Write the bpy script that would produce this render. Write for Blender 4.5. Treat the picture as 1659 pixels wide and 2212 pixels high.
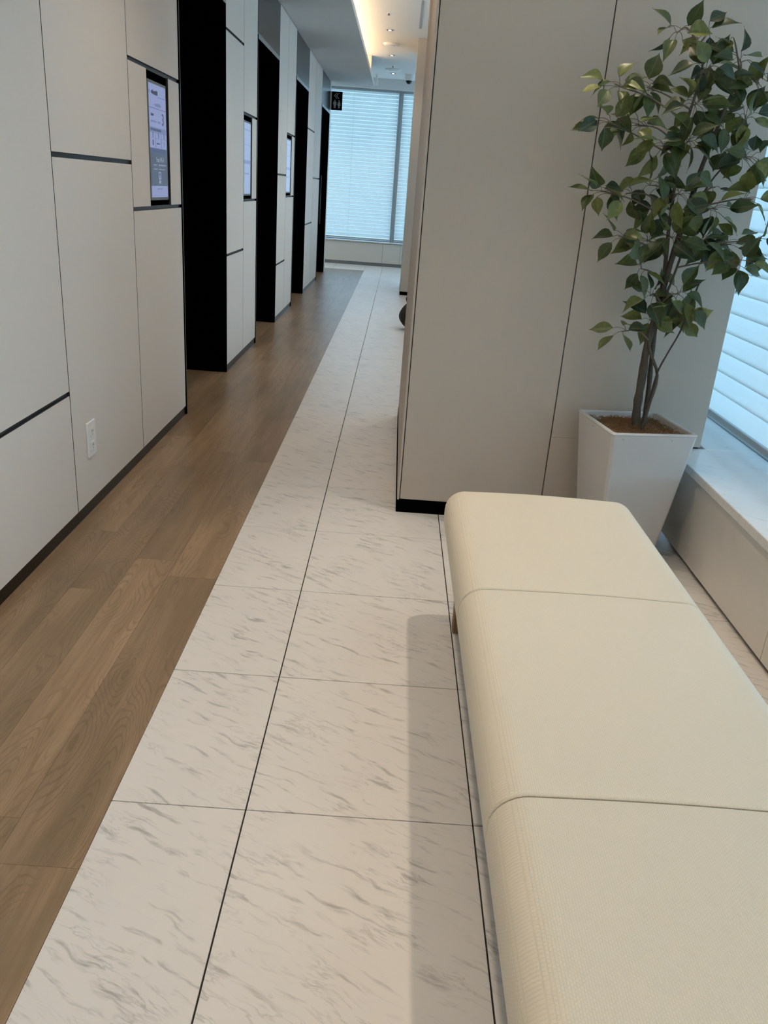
import bpy, bmesh, math, random
from mathutils import Vector, Matrix
random.seed(7)
SC = bpy.context.scene
COL = SC.collection
for o in list(bpy.data.objects): bpy.data.objects.remove(o, do_unlink=True)

# ------------------------------------------------------------------ camera
FPX, PITCH, YAW, ROLL, CAMH = 1742.7, math.radians(21.74), math.radians(0.398), math.radians(4.267), 1.107
cy_, sy_, cp_, sp_ = math.cos(YAW), math.sin(YAW), math.cos(PITCH), math.sin(PITCH)
FWD = Vector((sy_*cp_, cy_*cp_, -sp_)); RGT0 = Vector((cy_, -sy_, 0)); UP0 = RGT0.cross(FWD)
RGT = math.cos(ROLL)*RGT0 + math.sin(ROLL)*UP0
UPV = -math.sin(ROLL)*RGT0 + math.cos(ROLL)*UP0
CAMP = Vector((0, 0, CAMH))
cam = bpy.data.cameras.new('camera'); camo = bpy.data.objects.new('camera', cam); COL.objects.link(camo)
cam.sensor_fit = 'HORIZONTAL'; cam.sensor_width = 36.0; cam.lens = FPX*36.0/1659.0
cam.clip_start = 0.02; cam.clip_end = 200
m = Matrix((RGT, UPV, -FWD)).transposed().to_4x4(); m.translation = CAMP
camo.matrix_world = m
SC.camera = camo
def at(px, py, Y):
    """a point of the photograph's line of sight at depth Y down the hall (used to size the plant)"""
    d = FWD + (px-829.5)/FPX*RGT - (py-1106)/FPX*UPV
    return CAMP + d*((Y-CAMP.y)/d.y)

# ------------------------------------------------------------------ world, view, daylight
SKY = (0.46, 0.75, 1.0)
w = bpy.data.worlds.new('world'); SC.world = w; w.use_nodes = True
bg = w.node_tree.nodes['Background']; bg.inputs[0].default_value = (*SKY, 1); bg.inputs[1].default_value = 1.0
vs = SC.view_settings
vs.view_transform = 'Standard'; vs.look = 'None'; vs.gamma = 1.0; vs.use_curve_mapping = False
vs.exposure = 0.48
SC.cycles.use_denoising = True
SC.cycles.max_bounces = 7; SC.cycles.diffuse_bounces = 4; SC.cycles.glossy_bounces = 3
SC.cycles.use_adaptive_sampling = True; SC.cycles.adaptive_threshold = 0.04; SC.cycles.transparent_max_bounces = 12

def area_light(name, loc, rot, sx, sy, power, color):
    l = bpy.data.lights.new(name, 'AREA'); l.shape = 'RECTANGLE'; l.size = sx; l.size_y = sy
    l.energy = power; l.color = color
    o = bpy.data.objects.new(name, l); COL.objects.link(o); o.location = loc; o.rotation_euler = rot
    return o
# daylight standing outside the two glazed walls, behind their blinds
RWIN = 1.36          # glass of the side windows
FWIN = 13.18         # glass of the end window
WIN_SIDE, WIN_END = 3.9, 2.15
area_light('daylight_side', (RWIN+0.35, 5.0, 1.4), (0, math.radians(90), 0), 2.6, 16.4, WIN_SIDE*math.pi*2.6*16.4, SKY)
area_light('daylight_end', (-1.0, FWIN+0.35, 1.4), (math.radians(-90), 0, 0), 5.2, 2.6, WIN_END*math.pi*5.2*2.6, SKY)
WARM = (1.0, 0.83, 0.64)
P_A, P_B, P_COVE = 21.5, 30.0, 3.0

# ------------------------------------------------------------------ materials
def new_mat(name):
    m = bpy.data.materials.new(name); m.use_nodes = True
    nt = m.node_tree; b = nt.nodes['Principled BSDF']
    return m, nt, b
def nd(nt, t, **kw):
    n = nt.nodes.new(t)
    for k, v in kw.items(): setattr(n, k, v)
    return n
def val(nt, op, a, b=None, c=None, clamp=False):
    n = nd(nt, 'ShaderNodeMath', operation=op); n.use_clamp = clamp
    for i, x in enumerate((a, b, c)):
        if x is None: continue
        if isinstance(x, (int, float)): n.inputs[i].default_value = x
        else: nt.links.new(x, n.inputs[i])
    return n.outputs[0]
def mixc(nt, fac, a, b, mode='MIX'):
    n = nd(nt, 'ShaderNodeMix', data_type='RGBA', blend_type=mode)
    for s, x in ((n.inputs[0], fac), (n.inputs[6], a), (n.inputs[7], b)):
        if isinstance(x, (int, float)): s.default_value = x
        elif isinstance(x, tuple): s.default_value = (*x[:3], 1)
        else: nt.links.new(x, s)
    return n.outputs[2]
def srgb(r, g, b):
    f = lambda c: (c/255/12.92) if c/255 <= 0.04045 else ((c/255+0.055)/1.055)**2.4
    return (f(r), f(g), f(b))
def noise(nt, vec, scale, detail=2.0, rough=0.5, dist=0.0, out=0):
    n = nd(nt, 'ShaderNodeTexNoise'); nt.links.new(vec, n.inputs['Vector'])
    n.inputs['Scale'].default_value = scale; n.inputs['Detail'].default_value = detail
    n.inputs['Roughness'].default_value = rough; n.inputs['Distortion'].default_value = dist
    return n.outputs[out]
def mapping(nt, vec, scale=(1, 1, 1), rot=(0, 0, 0), loc=(0, 0, 0)):
    n = nd(nt, 'ShaderNodeMapping'); nt.links.new(vec, n.inputs[0])
    n.inputs['Location'].default_value = loc; n.inputs['Rotation'].default_value = rot; n.inputs['Scale'].default_value = scale
    return n.outputs[0]
def vadd(nt, a, b, op='ADD'):
    n = nd(nt, 'ShaderNodeVectorMath', operation=op)
    for s, x in ((n.inputs[0], a), (n.inputs[1], b)):
        if isinstance(x, tuple): s.default_value = x
        else: nt.links.new(x, s)
    return n.outputs[0]
def objco(nt): return nd(nt, 'ShaderNodeTexCoord').outputs['Object']
def ramp(nt, fac, lo, hi):
    n = nd(nt, 'ShaderNodeMapRange', interpolation_type='SMOOTHSTEP'); nt.links.new(fac, n.inputs[0])
    n.inputs[1].default_value = lo; n.inputs[2].default_value = hi
    return n.outputs[0]
def bump(nt, b, h, strength, dist):
    n = nd(nt, 'ShaderNodeBump'); n.inputs['Strength'].default_value = strength; n.inputs['Distance'].default_value = dist
    nt.links.new(h, n.inputs['Height']); nt.links.new(n.outputs[0], b.inputs['Normal'])
def plain(name, col, rough=0.5, metal=0.0, grain=0.0, gscale=60.0, bmp=0.0, spec=None):
    m, nt, b = new_mat(name)
    b.inputs['Roughness'].default_value = rough; b.inputs['Metallic'].default_value = metal
    if spec is not None: b.inputs['Specular IOR Level'].default_value = spec
    co = objco(nt)
    n = noise(nt, co, gscale, 4.0)
    f = val(nt, 'MULTIPLY_ADD', n, grain*2, 1.0-grain)
    nt.links.new(mixc(nt, 1.0, col, f, 'MULTIPLY'), b.inputs['Base Color'])
    if bmp: bump(nt, b, n, bmp, 0.001)
    return m
M = {}
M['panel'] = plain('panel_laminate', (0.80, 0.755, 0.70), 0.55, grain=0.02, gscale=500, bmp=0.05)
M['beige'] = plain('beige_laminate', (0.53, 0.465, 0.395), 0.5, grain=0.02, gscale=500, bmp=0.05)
M['panel_edge'] = plain('joint_channel', (0.045, 0.045, 0.048), 0.5, grain=0.1)
M['black'] = plain('black_and_door_shade', (0.002, 0.002, 0.0022), 0.9, grain=0.1, spec=0.0)
M['base_dark'] = plain('dark_skirting', (0.008, 0.006, 0.005), 0.28, grain=0.15, gscale=30, spec=0.3)
M['grey_metal'] = plain('grey_metal', (0.10, 0.115, 0.115), 0.35, 0.6, grain=0.05)
M['header'] = plain('header_metal', (0.035, 0.035, 0.036), 0.28, 0.3, grain=0.06, gscale=8)
M['trim_light'] = plain('brushed_trim', (0.34, 0.36, 0.36), 0.35, 0.5, grain=0.05)
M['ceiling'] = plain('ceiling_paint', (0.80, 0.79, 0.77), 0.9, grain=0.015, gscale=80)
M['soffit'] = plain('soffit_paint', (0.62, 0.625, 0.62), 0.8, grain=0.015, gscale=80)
M['white_paint'] = plain('white_paint', (0.78, 0.78, 0.77), 0.5, grain=0.01)
M['grout'] = plain('dark_joint', (0.02, 0.018, 0.016), 0.8, grain=0.2)
M['cabinet'] = plain('cabinet_laminate', (0.76, 0.715, 0.65), 0.22, grain=0.015, gscale=30)
M['kick'] = plain('grey_plinth', (0.25, 0.25, 0.25), 0.4, grain=0.08)
M['kick_dark'] = plain('dark_plinth', (0.02, 0.02, 0.02), 0.5, grain=0.08)
M['plastic_white'] = plain('white_plastic', (0.90, 0.89, 0.87), 0.35, grain=0.01)
M['plastic_dark'] = plain('dark_plastic', (0.01, 0.01, 0.012), 0.15, grain=0.05)
M['slot_dark'] = plain('slot_shadow', (0.05, 0.05, 0.05), 0.6, grain=0.05)
M['bezel'] = plain('grey_bezel', (0.16, 0.18, 0.18), 0.4, 0.2, grain=0.03)
M['sign_black'] = plain('sign_black', (0.003, 0.003, 0.006), 0.9, grain=0.05, spec=0.0)
M['sign_ink'] = plain('sign_ink', (0.45, 0.46, 0.46), 0.5, grain=0.02)
M['sign_edge'] = plain('sign_edge', (0.42, 0.42, 0.40), 0.5, grain=0.02)
M['ceramic'] = plain('planter_glaze', (0.58, 0.57, 0.555), 0.22, grain=0.015, gscale=12)
M['bark'] = plain('bark', (0.075, 0.062, 0.046), 0.75, grain=0.45, gscale=90, bmp=0.7)
M['twig'] = plain('twig_bark', (0.15, 0.115, 0.085), 0.7, grain=0.3, gscale=90)
M['wire'] = plain('wrapped_wire', (0.045, 0.032, 0.028), 0.6, grain=0.2)
M['coir'] = plain('coir_fibre', (0.21, 0.105, 0.043), 0.9, grain=0.6, gscale=120, bmp=0.8)
M['leg_wood'] = plain('leg_wood', (0.23, 0.13, 0.065), 0.45, grain=0.2, gscale=40)
M['thread'] = plain('seam_thread', (0.26, 0.22, 0.15), 0.8, grain=0.15, gscale=400)
M['bag'] = plain('dark_fabric', (0.018, 0.014, 0.012), 0.7, grain=0.3, gscale=60)
M['rail'] = plain('blind_rail', (0.40, 0.43, 0.44), 0.4, grain=0.02)
M['mullion'] = plain('aluminium_mullion', (0.42, 0.45, 0.46), 0.4, 0.3, grain=0.03)

def emit(name, col, strength):
    m, nt, b = new_mat(name)
    b.inputs['Base Color'].default_value = (0.02, 0.02, 0.02, 1)
    b.inputs['Roughness'].default_value = 0.25
    b.inputs['Emission Color'].default_value = (*col, 1); b.inputs['Emission Strength'].default_value = strength
    return m
M['lamp_warm'] = emit('lamp_glow', WARM, 5.0)
M['led'] = emit('led_strip', (1.0, 0.72, 0.42), 10.0)
M['scr_light'] = emit('screen_lilac', srgb(148, 158, 206), 0.50)
M['scr_mid'] = emit('screen_mid', srgb(118, 128, 180), 0.50)
M['scr_band'] = emit('screen_band', srgb(72, 84, 132), 0.50)
M['scr_dark'] = emit('screen_slate', srgb(74, 88, 112), 0.50)
M['scr_ink'] = emit('screen_ink', srgb(52, 56, 84), 0.50)
M['scr_ink2'] = emit('screen_pale_ink', srgb(150, 160, 186), 0.50)
M['scr_far'] = emit('screen_far', srgb(142, 156, 190), 0.62)

def make_slat(name, refl, trans):
    m, nt, b = new_mat(name); nt.nodes.remove(b)
    out = nt.nodes['Material Output']
    d = nd(nt, 'ShaderNodeBsdfDiffuse'); t = nd(nt, 'ShaderNodeBsdfTranslucent'); a = nd(nt, 'ShaderNodeAddShader')
    n = noise(nt, objco(nt), 40, 2)
    f = val(nt, 'MULTIPLY_ADD', n, 0.03, 0.985)
    nt.links.new(mixc(nt, 1.0, refl, f, 'MULTIPLY'), d.inputs[0]); nt.links.new(mixc(nt, 1.0, trans, f, 'MULTIPLY'), t.inputs[0])
    nt.links.new(d.outputs[0], a.inputs[0]); nt.links.new(t.outputs[0], a.inputs[1]); nt.links.new(a.outputs[0], out.inputs[0])
    return m
M['slat_side'] = make_slat('side_blind_slat', (0.37, 0.38, 0.38), (0.46, 0.47, 0.465))
M['slat'] = make_slat('blind_slat', (0.38, 0.39, 0.39), (0.50, 0.51, 0.50))
def make_glass():
    m, nt, b = new_mat('window_glass'); nt.nodes.remove(b)
    out = nt.nodes['Material Output']
    g = nd(nt, 'ShaderNodeBsdfGlossy'); g.inputs['Roughness'].default_value = 0.03
    t = nd(nt, 'ShaderNodeBsdfTransparent'); t.inputs[0].default_value = (0.95, 0.98, 1, 1)
    fr = nd(nt, 'ShaderNodeFresnel'); mx = nd(nt, 'ShaderNodeMixShader')
    nt.links.new(fr.outputs[0], mx.inputs[0]); nt.links.new(t.outputs[0], mx.inputs[1]); nt.links.new(g.outputs[0], mx.inputs[2])
    nt.links.new(mx.outputs[0], out.inputs[0]); return m
M['glass'] = make_glass()

def make_wood():
    m, nt, b = new_mat('oak_plank')
    oi = nd(nt, 'ShaderNodeObjectInfo')
    rnd = oi.outputs['Random']
    off = nd(nt, 'ShaderNodeCombineXYZ')
    nt.links.new(val(nt, 'MULTIPLY', rnd, 37.0), off.inputs[0]); nt.links.new(val(nt, 'MULTIPLY', rnd, 91.0), off.inputs[1]); nt.links.new(val(nt, 'MULTIPLY', rnd, 13.0), off.inputs[2])
    co = vadd(nt, objco(nt), off.outputs[0])
    # growth-ring contours: iso-lines of a stretched field give cathedral figure
    f1 = noise(nt, mapping(nt, co, (8.5, 1.7, 1)), 1.0, 1.2, 0.45, 0.25)
    fz = noise(nt, mapping(nt, co, (120, 14, 1)), 1.0, 2.0, 0.6)
    cyc = val(nt, 'SINE', val(nt, 'ADD', val(nt, 'MULTIPLY', f1, 235.0), val(nt, 'MULTIPLY', fz, 3.2)))
    line = ramp(nt, cyc, 0.35, 1.0)
    knot = ramp(nt, f1, 0.52, 0.70)
    fib = noise(nt, mapping(nt, co, (260, 9, 1)), 1.0, 3.0, 0.6)
    fib2 = noise(nt, mapping(nt, co, (48, 2.2, 1)), 1.0, 3.0, 0.6)
    blot = noise(nt, mapping(nt, co, (7, 1.6, 1)), 1.0, 2.0)
    pat = ramp(nt, noise(nt, mapping(nt, co, (9, 1.9, 1), loc=(4, 7, 1)), 1.0, 1.0), 0.40, 0.58)
    c = mixc(nt, blot, srgb(134, 112, 87), srgb(176, 147, 116))
    c = mixc(nt, ramp(nt, fib2, 0.35, 0.7), c, mixc(nt, 1.0, c, (0.80, 0.78, 0.74), 'MULTIPLY'))
    c = mixc(nt, val(nt, 'MULTIPLY', knot, 0.5), c, srgb(118, 102, 76))
    c = mixc(nt, val(nt, 'MULTIPLY', val(nt, 'MULTIPLY', line, pat), 0.40), c, srgb(104, 82, 58))
    c = mixc(nt, val(nt, 'MULTIPLY', ramp(nt, fib, 0.42, 0.70), 0.42), c, srgb(122, 100, 76))
    tint = nd(nt, 'ShaderNodeMapRange'); nt.links.new(val(nt, 'FRACT', val(nt, 'MULTIPLY', rnd, 17.3)), tint.inputs[0])
    tint.inputs[3].default_value = 0.86; tint.inputs[4].default_value = 1.06
    c = mixc(nt, 1.0, c, tint.outputs[0], 'MULTIPLY')
    nt.links.new(c, b.inputs['Base Color'])
    b.inputs['Roughness'].default_value = 0.34
    bump(nt, b, fib, 0.12, 0.0006)
    return m
M['wood'] = make_wood()

def make_marble(name, base, grey, strength, rough):
    m, nt, b = new_mat(name)
    rnd = nd(nt, 'ShaderNodeObjectInfo').outputs['Random']
    off = nd(nt, 'ShaderNodeCombineXYZ')
    nt.links.new(val(nt, 'MULTIPLY', rnd, 53.0), off.inputs[0]); nt.links.new(val(nt, 'MULTIPLY', rnd, 29.0), off.inputs[1])
    co0 = objco(nt); co = vadd(nt, co0, off.outputs[0])
    warp = noise(nt, co, 9.0, 2.0, 0.5, 0.0, 1)
    wv = vadd(nt, vadd(nt, warp, (0.5, 0.5, 0.5), 'SUBTRACT'), (0.045, 0.045, 0.0), 'MULTIPLY')
    p = vadd(nt, co, wv)
    r = mapping(nt, p, (1, 1, 1), (0, 0, math.radians(27)))
    s1 = noise(nt, mapping(nt, r, (9.5, 56, 1)), 1.0, 3.5, 0.62)
    s2 = noise(nt, mapping(nt, r, (4.5, 22, 1), loc=(3, 8, 0)), 1.0, 4.0, 0.65)
    patch = ramp(nt, noise(nt, co, 6.5, 2.0), 0.28, 0.58)
    v1 = val(nt, 'MULTIPLY', ramp(nt, s1, 0.53, 0.72), patch)
    thin = val(nt, 'SUBTRACT', 1.0, ramp(nt, val(nt, 'ABSOLUTE', val(nt, 'SUBTRACT', s2, 0.5)), 0.0, 0.022))
    tpatch = ramp(nt, noise(nt, mapping(nt, co, (1, 1, 1), loc=(9, 2, 0)), 7.0, 2.0), 0.46, 0.64)
    v = val(nt, 'ADD', v1, val(nt, 'MULTIPLY', val(nt, 'MULTIPLY', thin, tpatch), 0.5), clamp=True)
    cloud = noise(nt, co, 5.0, 3.0)
    c = mixc(nt, cloud, base, tuple(x*0.93 for x in base))
    c = mixc(nt, val(nt, 'MULTIPLY', v, strength), c, grey)
    nt.links.new(c, b.inputs['Base Color']); b.inputs['Roughness'].default_value = rough
    return m
M['marble'] = make_marble('marble_tile', (0.745, 0.715, 0.68), (0.26, 0.26, 0.255), 0.68, 0.38)
M['ledge_stone'] = make_marble('ledge_stone', (0.78, 0.77, 0.75), (0.45, 0.47, 0.48), 0.35, 0.18)

def make_fabric():
    m, nt, b = new_mat('cream_weave')
    co = objco(nt); sp = nd(nt, 'ShaderNodeSeparateXYZ'); nt.links.new(co, sp.inputs[0])
    cb = nd(nt, 'ShaderNodeCombineXYZ')
    nt.links.new(sp.outputs[1], cb.inputs[0]); nt.links.new(val(nt, 'SUBTRACT', sp.outputs[0], sp.outputs[2]), cb.inputs[1])
    br = nd(nt, 'ShaderNodeTexBrick'); nt.links.new(cb.outputs[0], br.inputs['Vector'])
    br.inputs['Scale'].default_value = 1.0; br.inputs['Brick Width'].default_value = 0.0052; br.inputs['Row Height'].default_value = 0.0031
    br.inputs['Mortar Size'].default_value = 0.0009; br.inputs['Mortar Smooth'].default_value = 1.0
    n = noise(nt, co, 300, 3)
    c = mixc(nt, n, (0.74, 0.665, 0.535), (0.69, 0.615, 0.485))
    c = mixc(nt, val(nt, 'MULTIPLY', br.outputs['Fac'], 0.22), c, (0.50, 0.44, 0.32))
    nt.links.new(c, b.inputs['Base Color']); b.inputs['Roughness'].default_value = 0.75
    b.inputs['Sheen Weight'].default_value = 0.15
    bump(nt, b, val(nt, 'SUBTRACT', 1.0, br.outputs['Fac']), 0.35, 0.0008)
    return m
M['fabric'] = make_fabric()

def make_leaf():
    m, nt, b = new_mat('ficus_leaf'); out = nt.nodes['Material Output']
    rnd = nd(nt, 'ShaderNodeObjectInfo').outputs['Random']
    co = objco(nt); sp = nd(nt, 'ShaderNodeSeparateXYZ'); nt.links.new(co, sp.inputs[0])
    vein = val(nt, 'SUBTRACT', 1.0, ramp(nt, val(nt, 'ABSOLUTE', sp.outputs[1]), 0.0, 0.022))
    n = noise(nt, vadd(nt, co, (3, 3, 3)), 5.0, 2)
    hue = val(nt, 'ADD', val(nt, 'MULTIPLY', rnd, 0.8), val(nt, 'MULTIPLY', val(nt, 'SUBTRACT', n, 0.5), 0.5), clamp=True)
    cr = nd(nt, 'ShaderNodeValToRGB'); nt.links.new(hue, cr.inputs[0])
    e = cr.color_ramp.elements
    e[0].position = 0.0; e[0].color = (0.020, 0.038, 0.016, 1)
    e[1].position = 1.0; e[1].color = (0.34, 0.345, 0.12, 1)
    x = e.new(0.45); x.color = (0.072, 0.098, 0.026, 1)
    x = e.new(0.75); x.color = (0.165, 0.185, 0.048, 1)
    c = mixc(nt, val(nt, 'MULTIPLY', vein, 0.45), cr.outputs[0], (0.20, 0.25, 0.10))
    geo = nd(nt, 'ShaderNodeNewGeometry')
    c2 = mixc(nt, geo.outputs['Backfacing'], c, mixc(nt, 0.5, c, (0.20, 0.27, 0.13)))
    nt.links.new(c2, b.inputs['Base Color']); b.inputs['Roughness'].default_value = 0.42
    t = nd(nt, 'ShaderNodeBsdfTranslucent'); nt.links.new(c2, t.inputs[0])
    mx = nd(nt, 'ShaderNodeMixShader'); mx.inputs[0].default_value = 0.22
    nt.links.new(b.outputs[0], mx.inputs[1]); nt.links.new(t.outputs[0], mx.inputs[2]); nt.links.new(mx.outputs[0], out.inputs[0])
    return m
M['leaf'] = make_leaf()

# ------------------------------------------------------------------ mesh helpers
class MB:
    def __init__(s): s.v = []; s.f = []; s.smooth = False
    def box(s, x0, x1, y0, y1, z0, z1):
        n = len(s.v)
        s.v += [(x, y, z) for z in (z0, z1) for y in (y0, y1) for x in (x0, x1)]
        s.f += [tuple(n+i for i in q) for q in ((0, 2, 3, 1), (4, 5, 7, 6), (0, 1, 5, 4), (2, 6, 7, 3), (0, 4, 6, 2), (1, 3, 7, 5))]
        return s
    def cbox(s, x0, x1, y0, y1, z0, z1, b):
        """box with all edges chamfered by b"""
        bm = bmesh.new(); bmesh.ops.create_cube(bm, size=1.0)
        for v in bm.verts:
            v.co = Vector(((x0+x1)/2+v.co.x*(x1-x0), (y0+y1)/2+v.co.y*(y1-y0), (z0+z1)/2+v.co.z*(z1-z0)))
        bmesh.ops.bevel(bm, geom=list(bm.edges), offset=b, segments=1, affect='EDGES', profile=0.5)
        return s.addbm(bm)
    def addbm(s, bm):
        n = len(s.v); bm.verts.index_update()
        s.v += [tuple(v.co) for v in bm.verts]; s.f += [tuple(n+v.index for v in f.verts) for f in bm.faces]; bm.free(); return s
    def tube(s, pts, rad, k=6, cap=True):
        pts = [Vector(p) for p in pts]; n0 = len(s.v); N = len(pts)
        if isinstance(rad, (int, float)): rad = [rad]*N
        ref = Vector((0.13, 0.91, 0.31)).normalized()
        for i, p in enumerate(pts):
            t = (pts[min(i+1, N-1)]-pts[max(i-1, 0)]).normalized()
            a = t.cross(ref)
            if a.length < 1e-3: a = t.cross(Vector((1, 0, 0)))
            a.normalize(); c = t.cross(a)
            for j in range(k):
                an = 2*math.pi*j/k
                s.v.append(tuple(p+(a*math.cos(an)+c*math.sin(an))*rad[i]))
        for i in range(N-1):
            for j in range(k):
                s.f.append((n0+i*k+j, n0+i*k+(j+1) % k, n0+(i+1)*k+(j+1) % k, n0+(i+1)*k+j))
        if cap:
            s.f.append(tuple(n0+j for j in reversed(range(k)))); s.f.append(tuple(n0+(N-1)*k+j for j in range(k)))
        return s
    def lathe(s, prof, c=(0, 0, 0), k=24):
        n0 = len(s.v); N = len(prof)
        for r, z in prof:
            for j in range(k):
                an = 2*math.pi*j/k; s.v.append((c[0]+r*math.cos(an), c[1]+r*math.sin(an), c[2]+z))
        for i in range(N-1):
            for j in range(k): s.f.append((n0+i*k+j, n0+i*k+(j+1) % k, n0+(i+1)*k+(j+1) % k, n0+(i+1)*k+j))
        s.f.append(tuple(n0+j for j in reversed(range(k)))); s.f.append(tuple(n0+(N-1)*k+j for j in range(k)))
        return s
    def prism(s, poly, axis, a0, a1):
        """extrude a 2D polygon: axis 'x' takes (y,z), 'y' takes (x,z), 'z' takes (x,y)"""
        n = len(s.v); k = len(poly)
        for a in (a0, a1):
            for p, q in poly: s.v.append({'x': (a, p, q), 'y': (p, a, q), 'z': (p, q, a)}[axis])
        s.f.append(tuple(n+i for i in range(k))); s.f.append(tuple(n+k+i for i in reversed(range(k))))
        for i in range(k): s.f.append((n+i, n+k+i, n+k+(i+1) % k, n+(i+1) % k))
        return s
    def mesh(s, name, mat):
        me = bpy.data.meshes.new(name); me.from_pydata(s.v, [], s.f)
        bm = bmesh.new(); bm.from_mesh(me); bmesh.ops.recalc_face_normals(bm, faces=bm.faces); bm.to_mesh(me); bm.free()
        me.materials.append(M[mat] if isinstance(mat, str) else mat)
        if s.smooth:
            for p in me.polygons: p.use_smooth = True
        return me
    def build(s, name, mat, parent=None, loc=None, smooth=False):
        if smooth: s.smooth = True
        return link(name, s.mesh(name, mat), parent, loc)
def link(name, me, parent=None, loc=None):
    o = bpy.data.objects.new(name, me); COL.objects.link(o)
    if parent: o.parent = parent
    if loc is not None: o.location = loc
    return o
def empty(name, loc=(0, 0, 0), rz=0.0):
    o = bpy.data.objects.new(name, None); COL.objects.link(o); o.location = loc; o.rotation_euler = (0, 0, rz); o.empty_display_size = 0.05
    return o
def tag(o, label=None, cat=None, group=None, kind=None):
    if label: o['label'] = label
    if cat: o['category'] = cat
    if group: o['group'] = group
    if kind: o['kind'] = kind
    return o
def box(name, mat, x0, x1, y0, y1, z0, z1, parent=None, b=0.0):
    mb = MB()
    mb.cbox(x0, x1, y0, y1, z0, z1, b) if b else mb.box(x0, x1, y0, y1, z0, z1)
    return mb.build(name, mat, parent)
_cache = {}
def piece(name, mat, sx, sy, sz, loc, parent, b=0.0):
    """a box piece of given size, mesh shared between alike pieces; loc is its lowest centre"""
    key = (name, mat, round(sx, 4), round(sy, 4), round(sz, 4), b)
    if key not in _cache:
        mb = MB()
        mb.cbox(-sx/2, sx/2, -sy/2, sy/2, 0, sz, b) if b else mb.box(-sx/2, sx/2, -sy/2, sy/2, 0, sz)
        _cache[key] = mb.mesh(name, mat)
    return link(name, _cache[key], parent, loc)

# ------------------------------------------------------------------ setting
XW = -0.994          # face of the panelled wall
ZS, ZC = 2.33, 2.57  # soffit and ceiling
Y0, Y1 = -2.9, 13.0  # room ends
YC = 2.79            # front of the centre partition
XC = 0.064           # its hall-side face
LEDX, LEDZ = 1.02, 0.325

floor = tag(box('floor', 'grout', -3.6, RWIN+0.1, Y0-0.1, FWIN+0.1, -0.08, -0.004),
            'floor of oak planks beside white marble tiles', 'floor', kind='structure')
# oak planks, 1.1 m long, laid along the hall
PW, PL = 0.123, 1.10
starts = {0: 1.04, 1: 2.246, 2: 2.027, 3: 2.43, 4: 1.72, 5: 2.3, 6: 1.1, 7: 1.9}
WOOD_END = 12.12
for r in range(8):
    x1 = -0.4653 if r == 0 else -0.612-PW*(r-1)
    x0 = -0.612-PW*r
    y = starts[r]-PL*6
    while y < WOOD_END:
        a, c = max(y, Y0), min(y+PL, WOOD_END)
        if c-a > 0.02:
            if r < 4:
                segs = [(a, c)]
            else:      # rows reaching into the doorways
                segs = []
                for d0, d1 in ((3.915, 4.905), (5.935, 6.915), (7.965, 8.975), (10.395, 11.46), (11.6, WOOD_END)):
                    s0, s1 = max(a, d0), min(c, d1)
                    if s1-s0 > 0.02: segs.append((s0, s1))
            for s0, s1 in segs:
                xx0, xx1 = x0, x1
                if r == 3: xx0 = -0.9985
                if r == 4: xx1 = -0.999
                piece('plank', 'wood', xx1-xx0-0.0006, s1-s0-0.0006, 0.004, ((xx0+xx1)/2, (s0+s1)/2, -0.004), floor)
        y += PL
# marble tiles
cols = [(-0.465, -0.211), (-0.211, 0.221), (0.221, 0.653), (0.653, 1.085)]
k0 = -9
for k in range(k0, 27):
    ya = 1.206+0.45*k; yb = ya+0.45
    if ya < Y0-0.3 or ya > 13.0: continue
    yb = min(yb, 13.02)
    for i, (xa, xb) in enumerate(cols):
        if i >= 2 and YC+0.02 < ya and yb < 4.15: continue
        if i >= 2 and 9.55 < ya and yb < 10.4: continue
        b1 = 0.0011 if i != 0 else 0.0011
        sx = xb-xa-(0.0030 if i else 0.0015); sy = yb-ya-0.0022
        piece('tile', 'marble', sx, sy, 0.004, ((xa+xb)/2+(-0.0007 if i == 0 else 0), (ya+yb)/2, -0.004), floor, 0.0006)
for k in range(24, 27):   # tiles past the end of the planks
    ya = 1.206+0.45*k; yb = min(ya+0.45, 13.02); ya = max(ya, WOOD_END+0.002)
    if yb-ya < 0.05: continue
    for i in range(5):
        xb = -0.466-0.45*i
        piece('tile', 'marble', 0.447, yb-ya-0.002, 0.004, (xb-0.225, (ya+yb)/2, -0.004), floor, 0.0006)

# ceiling, dropped soffit with its cove
ceil = tag(box('ceiling', 'ceiling', -3.6, RWIN+0.1, Y0-0.1, FWIN+0.1, ZC, ZC+0.08), 'white ceiling with a lower grey soffit over the planks', 'ceiling', kind='structure')
SX = -0.457
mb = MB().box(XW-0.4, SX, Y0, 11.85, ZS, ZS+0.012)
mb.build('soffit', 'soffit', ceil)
MB().box(SX-0.014, SX, Y0, 11.85, ZS+0.0125, ZS+0.052).build('cove_lip', 'ceiling', ceil)
MB().box(XW-0.4, SX-0.015, Y0, 11.85, ZS+0.0125, ZS+0.02).build('cove_floor', 'ceiling', ceil)
MB().box(-0.80, -0.775, Y0, 11.85, ZS+0.021, ZC-0.001).build('cove_back', 'ceiling', ceil)
MB().box(-0.775, SX-0.015, 10.9, 10.93, ZS+0.021, ZC-0.001).build('cove_end', 'ceiling', ceil)
led = box('cove_light_strip', 'led', -0.745, -0.733, -2.8, 10.85, ZS+0.022, ZS+0.030)
tag(led, 'warm light strip hidden in the cove above the grey soffit', 'light strip')
area_light('cove_lamp', (-0.739, 4.0, ZS+0.04), (math.radians(180), 0, 0), 0.02, 13.6, P_COVE*13.6, (1.0, 0.70, 0.40))

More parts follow.
